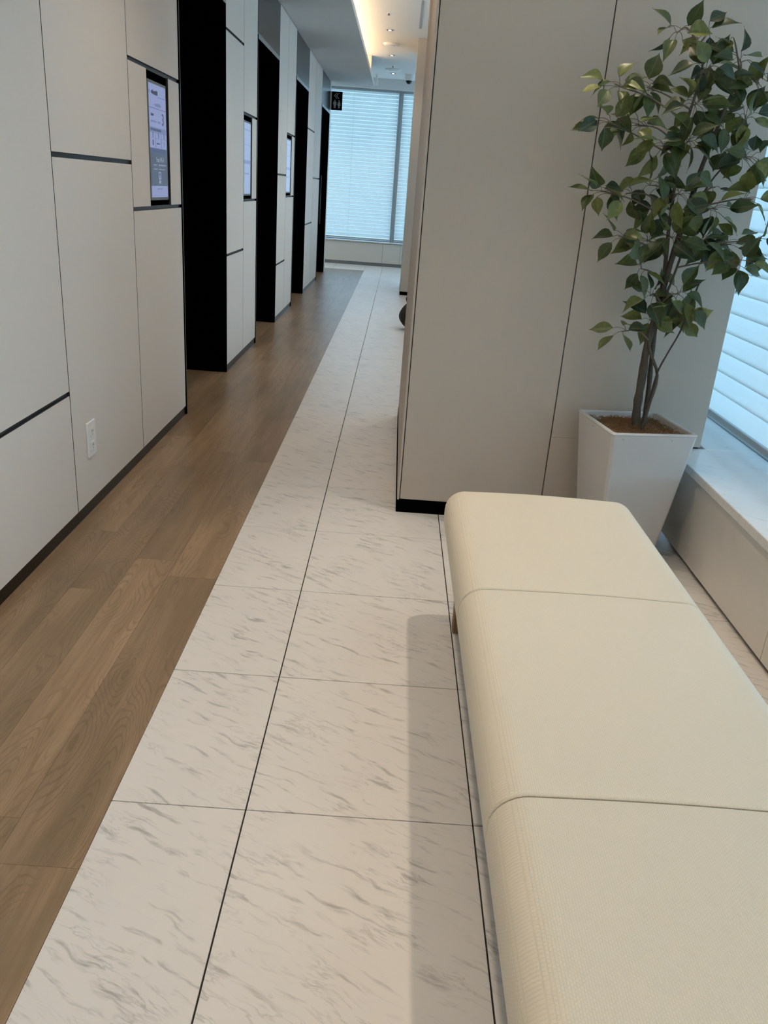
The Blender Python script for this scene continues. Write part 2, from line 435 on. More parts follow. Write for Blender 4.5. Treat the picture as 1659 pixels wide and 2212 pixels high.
# panelled wall with its piers
wall_left = tag(empty('wall_left', (XW, 0, 0)), 'white panelled wall with black doorways and dark joints', 'wall', kind='structure')
wl = lambda y, z=0: (0, y, z)
GV, GH, PT = 0.0038, 0.0135, 0.0075
ZB = 0.043
def pier(y0, y1):
    MB().box(-0.5, -PT-0.001, y0, y1, 0, ZC if y0 < 0 else ZS).build('backing', 'panel_edge', wall_left)
def panel(ya, yb, za, zb):
    sy = yb-ya-GV; sz = zb-za
    o = piece('panel', 'panel', PT, sy, sz, (-PT/2, (ya+yb)/2, za), wall_left, 0.0006)
    if len(o.data.materials) == 1:          # laminate face on a dark core
        o.data.materials.append(M['panel_edge'])
        for p in o.data.polygons: p.material_index = 0 if p.normal.x > 0.9 else 1
def column(ya, yb, gaps, top=ZS-0.004):
    z = ZB
    for g in list(gaps)+[None]:
        if g is None: panel(ya, yb, z, top)
        else: panel(ya, yb, z, g-GH/2); z = g+GH/2
pier(Y0, 3.897); pier(4.912, 5.922); pier(6.922, 7.952); pier(8.985, 10.382)
ys = [-2.629, -1.901, -1.173, -0.445, 0.283, 1.011, 1.739, 2.467]
pat = [(0.446,), (1.135,), (1.842, 0.687), (0.446,), (1.135,), (0.687, 1.842), (0.446,)]
pat[5] = (0.687, 1.628)
for i in range(7): column(ys[i], ys[i+1], sorted(pat[i]))
column(2.467, 3.195, (1.135,))
def screen_column(ya, yb, s0, s1, za, zb, low=(), ):
    z = ZB
    panel(ya, yb, z, za-GH/2); panel(ya, yb, zb+GH/2, ZS-0.004)
    if s0-ya > 0.02: panel(ya, s0, za+GH/2, zb-GH/2)
    panel(s1, yb, za+GH/2, zb-GH/2)
screen_column(3.195, 3.898, 3.422, 3.722, 0.974, 1.475)
column(4.912, 5.443, (0.687, 1.843)); screen_column(5.443, 5.922, 5.447, 5.738, 0.981, 1.482)
column(6.922, 7.432, (0.467, 1.160)); screen_column(7.432, 7.952, 7.436, 7.755, 0.991, 1.489)
column(8.985, 9.652, (0.706, 1.628)); column(9.652, 10.382, (1.169,))
# end block of the wall beyond the last doorway
MB().box(-0.5, 0.0, 11.475, 11.6, 0, ZS).build('end_panel', 'panel', wall_left)
baseboard = tag(empty('baseboard_left', (XW, 0, 0)), 'dark skirting along the foot of the panelled wall', 'baseboard', kind='structure')
for a, c in ((Y0, 3.897), (4.916, 5.922), (6.926, 7.952), (8.99, 10.382)):
    MB().box(-0.0072, -0.0030, a, c, 0, ZB-0.002).build('skirting', 'base_dark', baseboard)

# doorways
def doorway(n, ya, yb, label):
    d = tag(empty('door_%d' % n, (XW, (ya+yb)/2, 0)), label, 'door', kind='structure')
    h = (yb-ya)/2; zt = 1.955
    MB().box(-0.46, -0.42, -h, h, 0, zt).build('door_leaf', 'black', d)  # leaf painted black to stand for the shadow inside the doorway
    MB().box(-0.42, 0.0, h-0.006, h+0.006, 0, zt).build('far_jamb', 'black', d)
    MB().box(-0.42, 0.0, -h-0.006, -h+0.002, 0, zt).build('near_jamb', 'black', d)
    MB().box(-0.42, -0.002, -h, h, zt, zt+0.01).build('door_head', 'black', d)
    fr = MB().box(-0.012, 0.003, -h-0.016, -h-0.0065, 0, zt+0.02); fr.build('edge_strip', 'black', d)
    MB().box(-0.010, 0.004, -h-0.006, -h+0.001, 0, zt+0.02).build('edge_trim', 'grey_metal', d)
    MB().cbox(-0.02, 0.003, -h+0.001, h-0.001, zt+0.0, zt+0.028, 0.002).build('head_trim', 'trim_light', d)
    MB().cbox(-0.02, 0.0, -h, h, zt+0.032, ZS-0.006, 0.0015).build('header_panel', 'header', d)
    return d, h
doorway(1, 3.913, 4.905, 'black doorway nearest the camera, under a dark metal header')
doorway(2, 5.937, 6.915, 'second black doorway along the panelled wall')
doorway(3, 7.967, 8.978, 'third black doorway along the panelled wall')
d4, h4 = doorway(4, 10.397, 11.468, 'farthest black doorway beside the restroom sign')
hb = MB().tube([(-0.075, h4-0.035, 0.62), (-0.075, h4-0.035, 1.22)], 0.008, 8)
hb.tube([(-0.075, h4-0.035, 0.68), (-0.075, h4-0.006, 0.68)], 0.006, 8).tube([(-0.075, h4-0.035, 1.16), (-0.075, h4-0.006, 1.16)], 0.006, 8)
hb.build('pull_handle', 'grey_metal', d4)

# centre partition (the big block on the right)
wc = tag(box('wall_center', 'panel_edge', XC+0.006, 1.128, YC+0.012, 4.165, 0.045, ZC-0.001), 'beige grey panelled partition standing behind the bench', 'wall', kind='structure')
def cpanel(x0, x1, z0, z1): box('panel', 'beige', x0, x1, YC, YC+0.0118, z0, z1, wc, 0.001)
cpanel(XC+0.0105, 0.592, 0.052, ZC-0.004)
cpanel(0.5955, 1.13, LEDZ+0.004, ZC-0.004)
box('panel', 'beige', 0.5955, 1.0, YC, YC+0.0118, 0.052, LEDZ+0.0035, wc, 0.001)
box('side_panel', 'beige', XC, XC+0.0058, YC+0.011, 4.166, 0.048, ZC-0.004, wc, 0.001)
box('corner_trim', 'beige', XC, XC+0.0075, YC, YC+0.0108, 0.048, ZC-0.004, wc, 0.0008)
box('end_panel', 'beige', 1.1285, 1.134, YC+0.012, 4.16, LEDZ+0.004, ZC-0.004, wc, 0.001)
bc = tag(box('baseboard_center', 'black', XC-0.002, 1.0, YC-0.001, 4.16, 0, 0.0475), 'black skirting under the grey partition', 'baseboard', kind='structure')
# next partition down the hall
wh = tag(box('wall_hall', 'beige', 0.058, RWIN, 9.5, 10.45, 0.04, ZC-0.001), 'beige partition farther down the hall', 'wall', kind='structure')
tag(box('baseboard_hall', 'black', 0.0565, 1.0, 9.498, 10.45, 0, 0.0395), 'black skirting under the far partition', 'baseboard', kind='structure')
tag(box('wall_back', 'panel', -3.6, RWIN+0.1, Y0-0.12, Y0, 0, ZC), 'plain wall behind the camera', 'wall', kind='structure')
tag(box('wall_lobby', 'panel', -3.6, -3.5, 11.6, FWIN, 0, ZC), 'plain wall of the restroom lobby', 'wall', kind='structure')
tag(box('wall_lobby_back', 'panel', -3.6, XW-0.5, 11.475, 11.6, 0, ZC), 'plain wall behind the doorways', 'wall', kind='structure')

# ---- glazed walls: header, ledge, frames, blinds
wr = tag(box('wall_right', 'white_paint', 1.20, RWIN+0.08, Y0, FWIN, 2.44, ZC-0.001), 'white band above the side windows', 'wall', kind='structure')
wf = tag(box('wall_far', 'white_paint', -3.5, 1.19, 12.98, FWIN+0.08, 2.44, ZC-0.001), 'white band above the far window', 'wall', kind='structure')
led1 = tag(empty('window_ledge', (LEDX, 5, 0)), 'white stone window ledge on glossy cabinets along the right', 'ledge')
def ledge_y(o, a, c, cuts):
    MB().cbox(0, RWIN-LEDX+0.06, a-5, c-5, LEDZ-0.028, LEDZ, 0.002).build('ledge_top', 'ledge_stone', o)
    MB().box(0.0296, RWIN-LEDX+0.06, a-5, c-5, 0.03, LEDZ-0.028).build('carcass_box', 'kick_dark', o)
    MB().box(0.075, RWIN-LEDX+0.06, a-5, c-5, 0.0, 0.0298).build('carcass', 'kick_dark', o)
    for s, e in zip(cuts[:-1], cuts[1:]):
        MB().cbox(0.02, 0.0295, s-5+0.0015, e-5-0.0015, 0.014, LEDZ-0.039, 0.0012).build('front_panel', 'cabinet', o)
ledge_y(led1, Y0, YC-0.003, [Y0, -1.53, -0.33, 0.77, 1.87, YC-0.003])
led3 = tag(empty('window_ledge', (LEDX, 5, 0)), 'window ledge in the seating bay behind the grey partition', 'ledge')
ledge_y(led3, 4.17, 9.497, [4.17, 5.27, 6.37, 7.47, 8.57, 9.497])
led4 = tag(empty('window_ledge', (LEDX, 5, 0)), 'window ledge beyond the far partition, by the end window', 'ledge')
ledge_y(led4, 10.453, 12.965, [10.453, 11.7, 12.965])
def ledge_gap(o): MB().cbox(0.13, RWIN-LEDX+0.06, YC-5-0.003+0.001, 4.169-5, LEDZ-0.022, LEDZ, 0.002).build('ledge_top', 'ledge_stone', o)
ledge_gap(led1)
led2 = tag(empty('window_ledge', (-1.0, 12.98, 0)), 'white window ledge with grey plinth at the end of the hall', 'ledge')
MB().cbox(-2.5, 2.02-0.002, -0.012, FWIN-12.98+0.06, 0.337, 0.355, 0.002).build('ledge_top', 'ledge_stone', led2)
MB().box(-2.5, 2.015, 0.012, FWIN-12.98+0.06, 0.0, 0.336).build('carcass', 'kick', led2)
for s, e in ((-2.5, -1.61), (-1.61, -0.42), (-0.42, 0.77), (0.77, 1.04), (1.04, 2.01)):
    MB().cbox(s+0.0015, e-0.0015, 0.0, 0.0115, 0.048, 0.331, 0.0012).build('front_panel', 'cabinet', led2)

# side windows
def blind(name, label, group, ax, pos, a, c, zb, zt, pitch, wid, tilt):
    """a venetian blind hung in plane ax = pos, from a to c along the other axis"""
    n = int((zt-zb-0.03)/pitch)
    mid = (a+c)/2; ln = c-a
    o = empty(name, (pos, mid, zb) if ax == 'x' else (mid, pos, zb), 0 if ax == 'x' else math.radians(90))
    tag(o, label, 'blind', group)
    th = 0.0012; sx = wid*math.cos(tilt)/2; sz = wid*math.sin(tilt)/2
    # slat: curved section, outer edge up.  local x points outward for the side windows; for the end one the
    # 90 degree turn takes local x to world +y as well
    sgn = 1.0
    prof = []
    for t in (-1, -0.5, 0, 0.5, 1):
        bow = (0.0035 if ax == 'y' else 0.002)*(1-t*t)
        prof.append((t*sx*sgn - bow*math.sin(tilt), t*sz + bow*math.cos(tilt)))
    poly = prof+[(p+th*math.sin(tilt), q-th*math.cos(tilt)) for p, q in reversed(prof)]
    me = MB().prism(poly, 'y', -ln/2, ln/2).mesh('slat', 'slat' if ax == 'y' else 'slat_side')
    for k in range(n):
        link('slat', me, o, (0, 0, 0.035+pitch*(k+0.5)))
    MB().cbox(-0.014, 0.014, -ln/2, ln/2, 0.004, 0.026, 0.004).build('bottom_rail', 'rail', o)
    MB().cbox(-0.022, 0.022, -ln/2, ln/2, zt-zb-0.03, zt-zb, 0.003).build('head_rail', 'rail', o)
    for f in ((-0.34, 0.34) if ax == 'x' else (-0.3, 0.12)):
        MB().tube([(-sx-0.003, ln*f, 0.02), (-sx-0.003, ln*f, zt-zb-0.02)], 0.0009, 5).build('ladder_cord', 'rail', o)
    return o
def window(n, ax, pos, a, c, zb, zt, label):
    o = tag(empty('window_%d' % n, (pos, (a+c)/2, zb) if ax == 'x' else ((a+c)/2, pos, zb), 0 if ax == 'x' else math.radians(90)), label, 'window', kind='structure')
    l = (c-a)/2; H = zt-zb
    MB().box(-0.003, 0.003, -l+0.03, l-0.03, 0.014, H-0.03).build('pane', 'glass', o)
    MB().cbox(-0.03, 0.03, -l, -l+0.03, 0, H, 0.003).build('frame', 'mullion', o)
    MB().cbox(-0.03, 0.03, l-0.03, l, 0, H, 0.003).build('frame', 'mullion', o)
    MB().cbox(-0.03, 0.03, -l+0.03, l-0.03, 0, 0.014, 0.003).build('frame', 'mullion', o)
    MB().cbox(-0.03, 0.03, -l+0.03, l-0.03, H-0.03, H, 0.003).build('frame', 'mullion', o)
    return o
bays = [(-2.85, 0.95), (1.0, 4.6), (4.65, 8.2), (8.25, 9.49), (10.47, 12.93)]
texts = ['white slatted blind behind the camera on the right', 'white slatted blind beside the potted tree',
         'white slatted blind in the bay behind the grey partition', 'narrow white slatted blind before the far partition', 'white slatted blind beyond the far partition, by the end window']
for i, (a, c) in enumerate(bays):
    window(i+1, 'x', RWIN, a, c, LEDZ+0.001, 2.4395, 'glass of the ' + texts[i].replace('white slatted blind', 'side window'))
    blind('window_blind', texts[i], 'slatted blinds along the right', 'x', 1.262, a+0.03, c-0.03, LEDZ+0.052, 2.439, 0.072, 0.080, math.radians(79))
window(6, 'y', FWIN, -3.4, -0.11, 0.356, 2.4395, 'wide end window of the hall')
window(7, 'y', FWIN, -0.10, 1.19, 0.356, 2.4395, 'narrow end window right of the mullion')
blind('window_blind', 'wide white slatted blind at the end of the hall', 'slatted blinds at the end of the hall', 'y', 13.09, -3.38, -0.135, 0.372, 2.439, 0.0505, 0.050, math.radians(62))
blind('window_blind', 'narrow white slatted blind right of the end mullion', 'slatted blinds at the end of the hall', 'y', 13.09, -0.072, 1.15, 0.372, 2.439, 0.0505, 0.050, math.radians(62))
tag(box('trim_1', 'mullion', -0.118, -0.090, 13.10, 13.15, 0.356, 2.44, None, 0.003), 'grey upright mullion between the two end blinds', 'trim', kind='structure')

# ------------------------------------------------------------------ bench
def bench(loc, label):
    o = tag(empty('upholstered_bench', loc), label, 'bench')
    hw, ztop, zbot = 0.253, 0.372, 0.272
    def profile(e):
        r = 0.052; pts = []
        a = hw-e; t = ztop-e; b_ = zbot+e
        rb = 0.018
        for k in range(5):      # bottom right
            an = -math.pi/2+math.pi/2*k/4; pts.append((a-rb+rb*math.cos(an), b_+rb+rb*math.sin(an)))
        for k in range(9):      # top right
            an = math.pi/2*k/8; pts.append((a-r+r*math.cos(an)*0.80+r*0.20*(math.cos(an)), t-r+r*math.sin(an)))
        nx = 10
        for k in range(1, nx):
            u = k/nx; x = (a-r)*(1-2*u); pts.append((x, t+0.004*math.sin(math.pi*u)))
        for k in range(9):
            an = math.pi/2+math.pi/2*k/8; pts.append((-a+r+r*math.cos(an), t-r+r*math.sin(an)))
        for k in range(5):
            an = math.pi+math.pi/2*k/4; pts.append((-a+rb+rb*math.cos(an), b_+rb+rb*math.sin(an)))
        return pts
    L = 0.602
    def section(y0, y1, r0, r1):
        st = []
        for R, yy, s in ((r0, y0, 1), (r1, y1, -1)):
            q = []
            for k in range(8):
                an = math.pi/2*k/7
                q.append((yy+s*R*(1-math.sin(an)), R*(1-math.cos(an))))
            st.append(q)
        inner = [(y0+(y1-y0)*u, 0.0) for u in (0.2, 0.35, 0.5, 0.65, 0.8)]
        seq = [(y, e) for y, e in reversed(st[0])]+inner+[(y, e) for y, e in st[1]]
        mb = MB(); n = None
        for y, e in seq:
            p = profile(e); n = len(p)
            mb.v += [(x, y, z) for x, z in p]
        for i in range(len(seq)-1):
            for j in range(n): mb.f.append((i*n+j, i*n+(j+1) % n, (i+1)*n+(j+1) % n, (i+1)*n+j))
        mb.f.append(tuple(range(n))); mb.f.append(tuple((len(seq)-1)*n+j for j in reversed(range(n))))
        mb.build('cushion', 'fabric', o, smooth=True)
    ys = [0, L, 2*L, 3*L]
    for i in range(3):
        section(ys[i], ys[i+1], 0.040 if i == 0 else 0.0065, 0.040 if i == 2 else 0.0065)
    for y in ys[1:3]:   # stitched seam lying in the groove
        p = profile(0.0028); mbs = MB().tube([(x, y, z) for x, z in p[2:-2]], 0.0011, 5); mbs.build('seam', 'thread', o)
    MB().cbox(-0.215, 0.215, 0.06, 3*L-0.06, 0.235, 0.2715, 0.003).build('seat_frame', 'leg_wood', o)
    for sx in (-1, 1):
        for yy in (0.13, 3*L-0.13):
            x = sx*0.190; t = 0.0215
            bm = bmesh.new(); bmesh.ops.create_cube(bm, size=1)
            for v in bm.verts:
                k = 1.0 if v.co.z > 0 else 0.8
                v.co = Vector((x+v.co.x*2*t*k, yy+v.co.y*2*t*k, 0.0 if v.co.z < 0 else 0.2348))
            bmesh.ops.bevel(bm, geom=list(bm.edges), offset=0.003, segments=1, affect='EDGES')
            MB().addbm(bm).build('leg', 'leg_wood', o)
    return o
bench((0.430, 0.262, 0), 'long cream upholstered bench with two seams and wooden legs')

# ------------------------------------------------------------------ potted tree
PC = Vector((0.818, 2.575, 0)); PROT = math.radians(10)
tree = tag(empty('potted_ficus', PC, 0), 'tall green ficus in a square white planter by the window', 'potted plant')
inv = Vector((-PC.x, -PC.y, 0))
def planter():
    H = 0.46; top, bot, wall = 0.145, 0.098, 0.014
    R = Matrix.Rotation(PROT, 3, 'Z')
    def ring(h, z, r=0.012, k=4):
        out = []
        for cx, cy, a0 in ((1, 1, 0), (-1, 1, 90), (-1, -1, 180), (1, -1, 270)):
            for i in range(k+1):
                an = math.radians(a0+90*i/k)
                out.append(R @ Vector((cx*(h-r)+r*math.cos(an), cy*(h-r)+r*math.sin(an), z)))
        return out
    lv = [(bot-0.004, 0.0), (bot, 0.004), ((top+bot)/2, H/2), (top-0.002, H-0.008), (top, H-0.004), (top-0.002, H), (top-wall+0.002, H), (top-wall, H-0.003), (top-wall-0.004, H-0.05)]
    mb = MB(); n = None
    for h, z in lv:
        p = ring(h, z); n = len(p); mb.v += [tuple(q) for q in p]
    for i in range(len(lv)-1):
        for j in range(n): mb.f.append((i*n+j, i*n+(j+1) % n, (i+1)*n+(j+1) % n, (i+1)*n+j))
    mb.f.append(tuple(range(n))); mb.f.append(tuple((len(lv)-1)*n+j for j in range(n)))
    o = mb.build('planter', 'ceramic', tree)
    # coir
    cb = MB(); N = 22; hw = top-wall-0.003; rr = random.Random(3)
    for i in range(N+1):
        for j in range(N+1):
            u, v = i/N*2-1, j/N*2-1
            z = H-0.026+0.014*(1-max(abs(u), abs(v))**2)+rr.uniform(-0.004, 0.004)+0.006*math.sin(5*u+2*v)
            cb.v.append(tuple(R @ Vector((u*hw, v*hw, z))))
    for i in range(N):
        for j in range(N): cb.f.append((i*(N+1)+j, (i+1)*(N+1)+j, (i+1)*(N+1)+j+1, i*(N+1)+j+1))
    for q in range(700):
        u, v = rr.uniform(-0.97, 0.97), rr.uniform(-0.97, 0.97)
        p = R @ Vector((u*hw, v*hw, H-0.022+0.012*(1-max(abs(u), abs(v))**2)))
        an = rr.uniform(0, 6.28); l = rr.uniform(0.012, 0.03)
        d = Vector((math.cos(an), math.sin(an), 0))*l
        a = p; b_ = p+d*0.5+Vector((0, 0, rr.uniform(0.003, 0.012))); c = p+d+Vector((0, 0, rr.uniform(-0.003, 0.006)))
        c.x = max(-0.17, min(0.17, c.x))
        cb.tube([a, b_, c], 0.0006, 3, False)
    tag(cb.build('coir_mulch', 'coir', tree), kind='stuff')
planter()
P = lambda px, py, dy=0.0: at(px, py, PC.y+dy)+inv
def smoothpath(pts, n=4):
    out = []
    for i in range(len(pts)-1):
        p0 = pts[max(i-1, 0)]; p1 = pts[i]; p2 = pts[i+1]; p3 = pts[min(i+2, len(pts)-1)]
        for k in range(n):
            t = k/n
            out.append(0.5*((2*p1)+(p2-p0)*t+(2*p0-5*p1+4*p2-p3)*t*t+(3*p1-p0-3*p2+p3)*t**3))
    out.append(pts[-1]); return out
def stem(name, pts, r0, r1, mat='bark', k=8):
    q = smoothpath([P(*p) for p in pts]); N = len(q); rr = random.Random(len(pts)*7+int(r0*1e5))
    rad = [(r0+(r1-r0)*i/(N-1))*(1+rr.uniform(-0.13, 0.13)) for i in range(N)]
    MB().tube(q, rad, k).build(name, mat, tree, smooth=True)
    return q
nodes = []
nodes += stem('trunk', [(1372, 935, -.01), (1376, 880, -.01), (1388, 810, -.01), (1398, 745, -.008), (1420, 670, 0), (1448, 570, .005), (1485, 455, .005), (1512, 372, .0), (1540, 300, .0), (1570, 225, -.01), (1600, 165, -.02)], 0.0150, 0.0035)[8:]
nodes += stem('trunk', [(1388, 935, .015), (1400, 850, .015), (1408, 770, .015), (1418, 690, .012), (1434, 600, .01), (1444, 500, .005), (1456, 410, .0), (1468, 320, -.01), (1500, 210, -.02), (1520, 120, -.03), (1500, 80, -.03)], 0.0092, 0.0022)[8:]
nodes += stem('trunk', [(1385, 930, -.03), (1400, 880, -.03), (1420, 812, -.025), (1402, 750, -.02), (1412, 690, -.015), (1450, 610, -.01), (1500, 470, .02), (1530, 400, .03), (1590, 330, .03)], 0.0058, 0.0022)[12:]
stem('support_wire', [(1384, 932, -.01), (1404, 860, -.02), (1420, 805, -.03), (1444, 760, -.04), (1470, 715, -.04), (1490, 665, -.04), (1505, 625, -.04), (1509, 613, -.04), (1500, 611, -.04), (1480, 610, -.03)], 0.0028, 0.0028, 'wire')

# leaf shapes, unit length along +x, three curls
def leaf_mesh(fold, droop, twist, name):
    st = [(0, .012), (.10, .15), (.24, .27), (.40, .31), (.56, .275), (.70, .185), (.82, .085), (.91, .03), (1.0, .002)]
    mb = MB(); cs = 5
    for t, hwid in st:
        for j in range(cs):
            s = (j-2)/2; y = s*hwid
            z = abs(s)*hwid*fold - droop*t*t + 0.03*math.sin(t*5+s)*abs(s)
            a = twist*t; yy = y*math.cos(a)-z*math.sin(a)*0.3; zz = z+y*math.sin(a)
            mb.v.append((t, yy, zz))
    for i in range(len(st)-1):
        for j in range(cs-1): mb.f.append((i*cs+j, (i+1)*cs+j, (i+1)*cs+j+1, i*cs+j+1))
    me = bpy.data.meshes.new(name); me.from_pydata(mb.v, [], mb.f); me.materials.append(M['leaf'])
    for p in me.polygons: p.use_smooth = True
    return me
LEAVES = [leaf_mesh(.35, .18, .2, 'leaf'), leaf_mesh(.55, .32, -.35, 'leaf'), leaf_mesh(.22, .05, .1, 'leaf'), leaf_mesh(.75, .22, .5, 'leaf')]
clusters = [  # photo x, photo y, depth offset, spread x, spread y, leaves
 (1462, 72, -.02, 40, 34, 7), (1530, 66, -.04, 28, 34, 4), (1585, 82, -.03, 16, 12, 1), (1530, 150, -.03, 42, 36, 11), (1598, 128, -.02, 36, 28, 9), (1640, 180, -.01, 30, 42, 9),
 (1328, 182, -.02, 40, 24, 9), (1396, 188, .01, 34, 28, 8), (1312, 262, -.03, 36, 24, 8), (1372, 270, .0, 40, 32, 9), (1430, 315, -.05, 40, 30, 9),
 (1505, 225, -.05, 40, 44, 13), (1560, 262, .02, 38, 38, 9), (1490, 300, -.06, 42, 34, 12), (1612, 248, .0, 34, 34, 9), (1622, 345, -.02, 36, 30, 11), (1575, 325, .04, 30, 26, 5),
 (1296, 412, -.03, 38, 24, 8), (1352, 418, .0, 28, 24, 5), (1402, 400, .03, 34, 28, 7), (1424, 448, -.03, 26, 22, 5),
 (1470, 420, -.06, 40, 34, 10), (1545, 405, .0, 30, 22, 4), (1550, 452, -.05, 42, 28, 8), (1628, 430, -.01, 26, 34, 5),
 (1336, 510, -.02, 32, 20, 6), (1396, 518, .0, 36, 30, 9), (1452, 515, -.05, 38, 26, 9), (1520, 518, -.02, 40, 28, 9), (1580, 528, .0, 40, 26, 9), (1598, 572, -.06, 42, 26, 10), (1645, 520, -.03, 22, 36, 5),
 (1384, 580, .0, 22, 26, 5), (1404, 640, -.02, 30, 26, 7), (1468, 636, -.04, 28, 32, 9), (1404, 692, .0, 34, 20, 6), (1342, 716, -.03, 28, 18, 5), (1478, 690, -.03, 22, 20, 6), (1500, 668, -.04, 22, 8, 1)]
lr = random.Random(11); nleaf = 0
for ci, (cx, cy, dd, rx, ry, n) in enumerate(clusters):
    C = P(cx, cy, dd)
    below = [q for q in nodes if q.z < C.z-0.005] or nodes
    base = min(below, key=lambda q: (q-C).length+0.35*abs((C.z-q.z)-0.10))
    mid = base.lerp(C, 0.55)+Vector((lr.uniform(-.01, .01), lr.uniform(-.01, .01), lr.uniform(0.0, .02)))
    path = smoothpath([base, mid, C], 5)
    tw = MB().tube(path, [0.0030-0.0016*i/(len(path)-1) for i in range(len(path))], 5)
    for q in range(n):
        an = 2*math.pi*(q+lr.uniform(-.4, .4))/n; rad = math.sqrt(lr.uniform(0.12, 1.0))
        lx, ly = math.cos(an)*rad*rx, math.sin(an)*rad*ry
        L = lr.uniform(0.058, 0.082)
        basep = P(cx+lx*0.8, cy+ly*0.8, dd+lr.uniform(-.055, .055))
        out = (P(cx+lx*2, cy+ly*2, dd)-C)
        out = (out.normalized() if out.length > 1e-4 else Vector((1, 0, 0)))
        d = (out*0.9+Vector((lr.uniform(-.5, .5), lr.uniform(-.75, .45), lr.uniform(-.75, .3)))).normalized()
        nrm = Vector((lr.uniform(-.6, .6), -0.55+lr.uniform(-.5, .5), 0.75+lr.uniform(-.4, .4)))
        yv = nrm.cross(d).normalized(); zv = d.cross(yv).normalized()
        mw = Matrix((d*L, yv*L*lr.uniform(.9, 1.15), zv*L)).transposed().to_4x4(); mw.translation = basep
        lf = bpy.data.objects.new('leaf', LEAVES[lr.choice((0, 0, 1, 2, 2, 3))]); COL.objects.link(lf); lf.parent = tree
        lf.matrix_local = mw; nleaf += 1
        st = path[-1].lerp(path[len(path)//2], lr.uniform(0, 0.9))
        tw.tube(smoothpath([st, st.lerp(basep, .6)+Vector((0, 0, .006)), basep, basep+d*L*0.06], 3), 0.0008, 4, False)
    tw.build('branch', 'twig', tree)

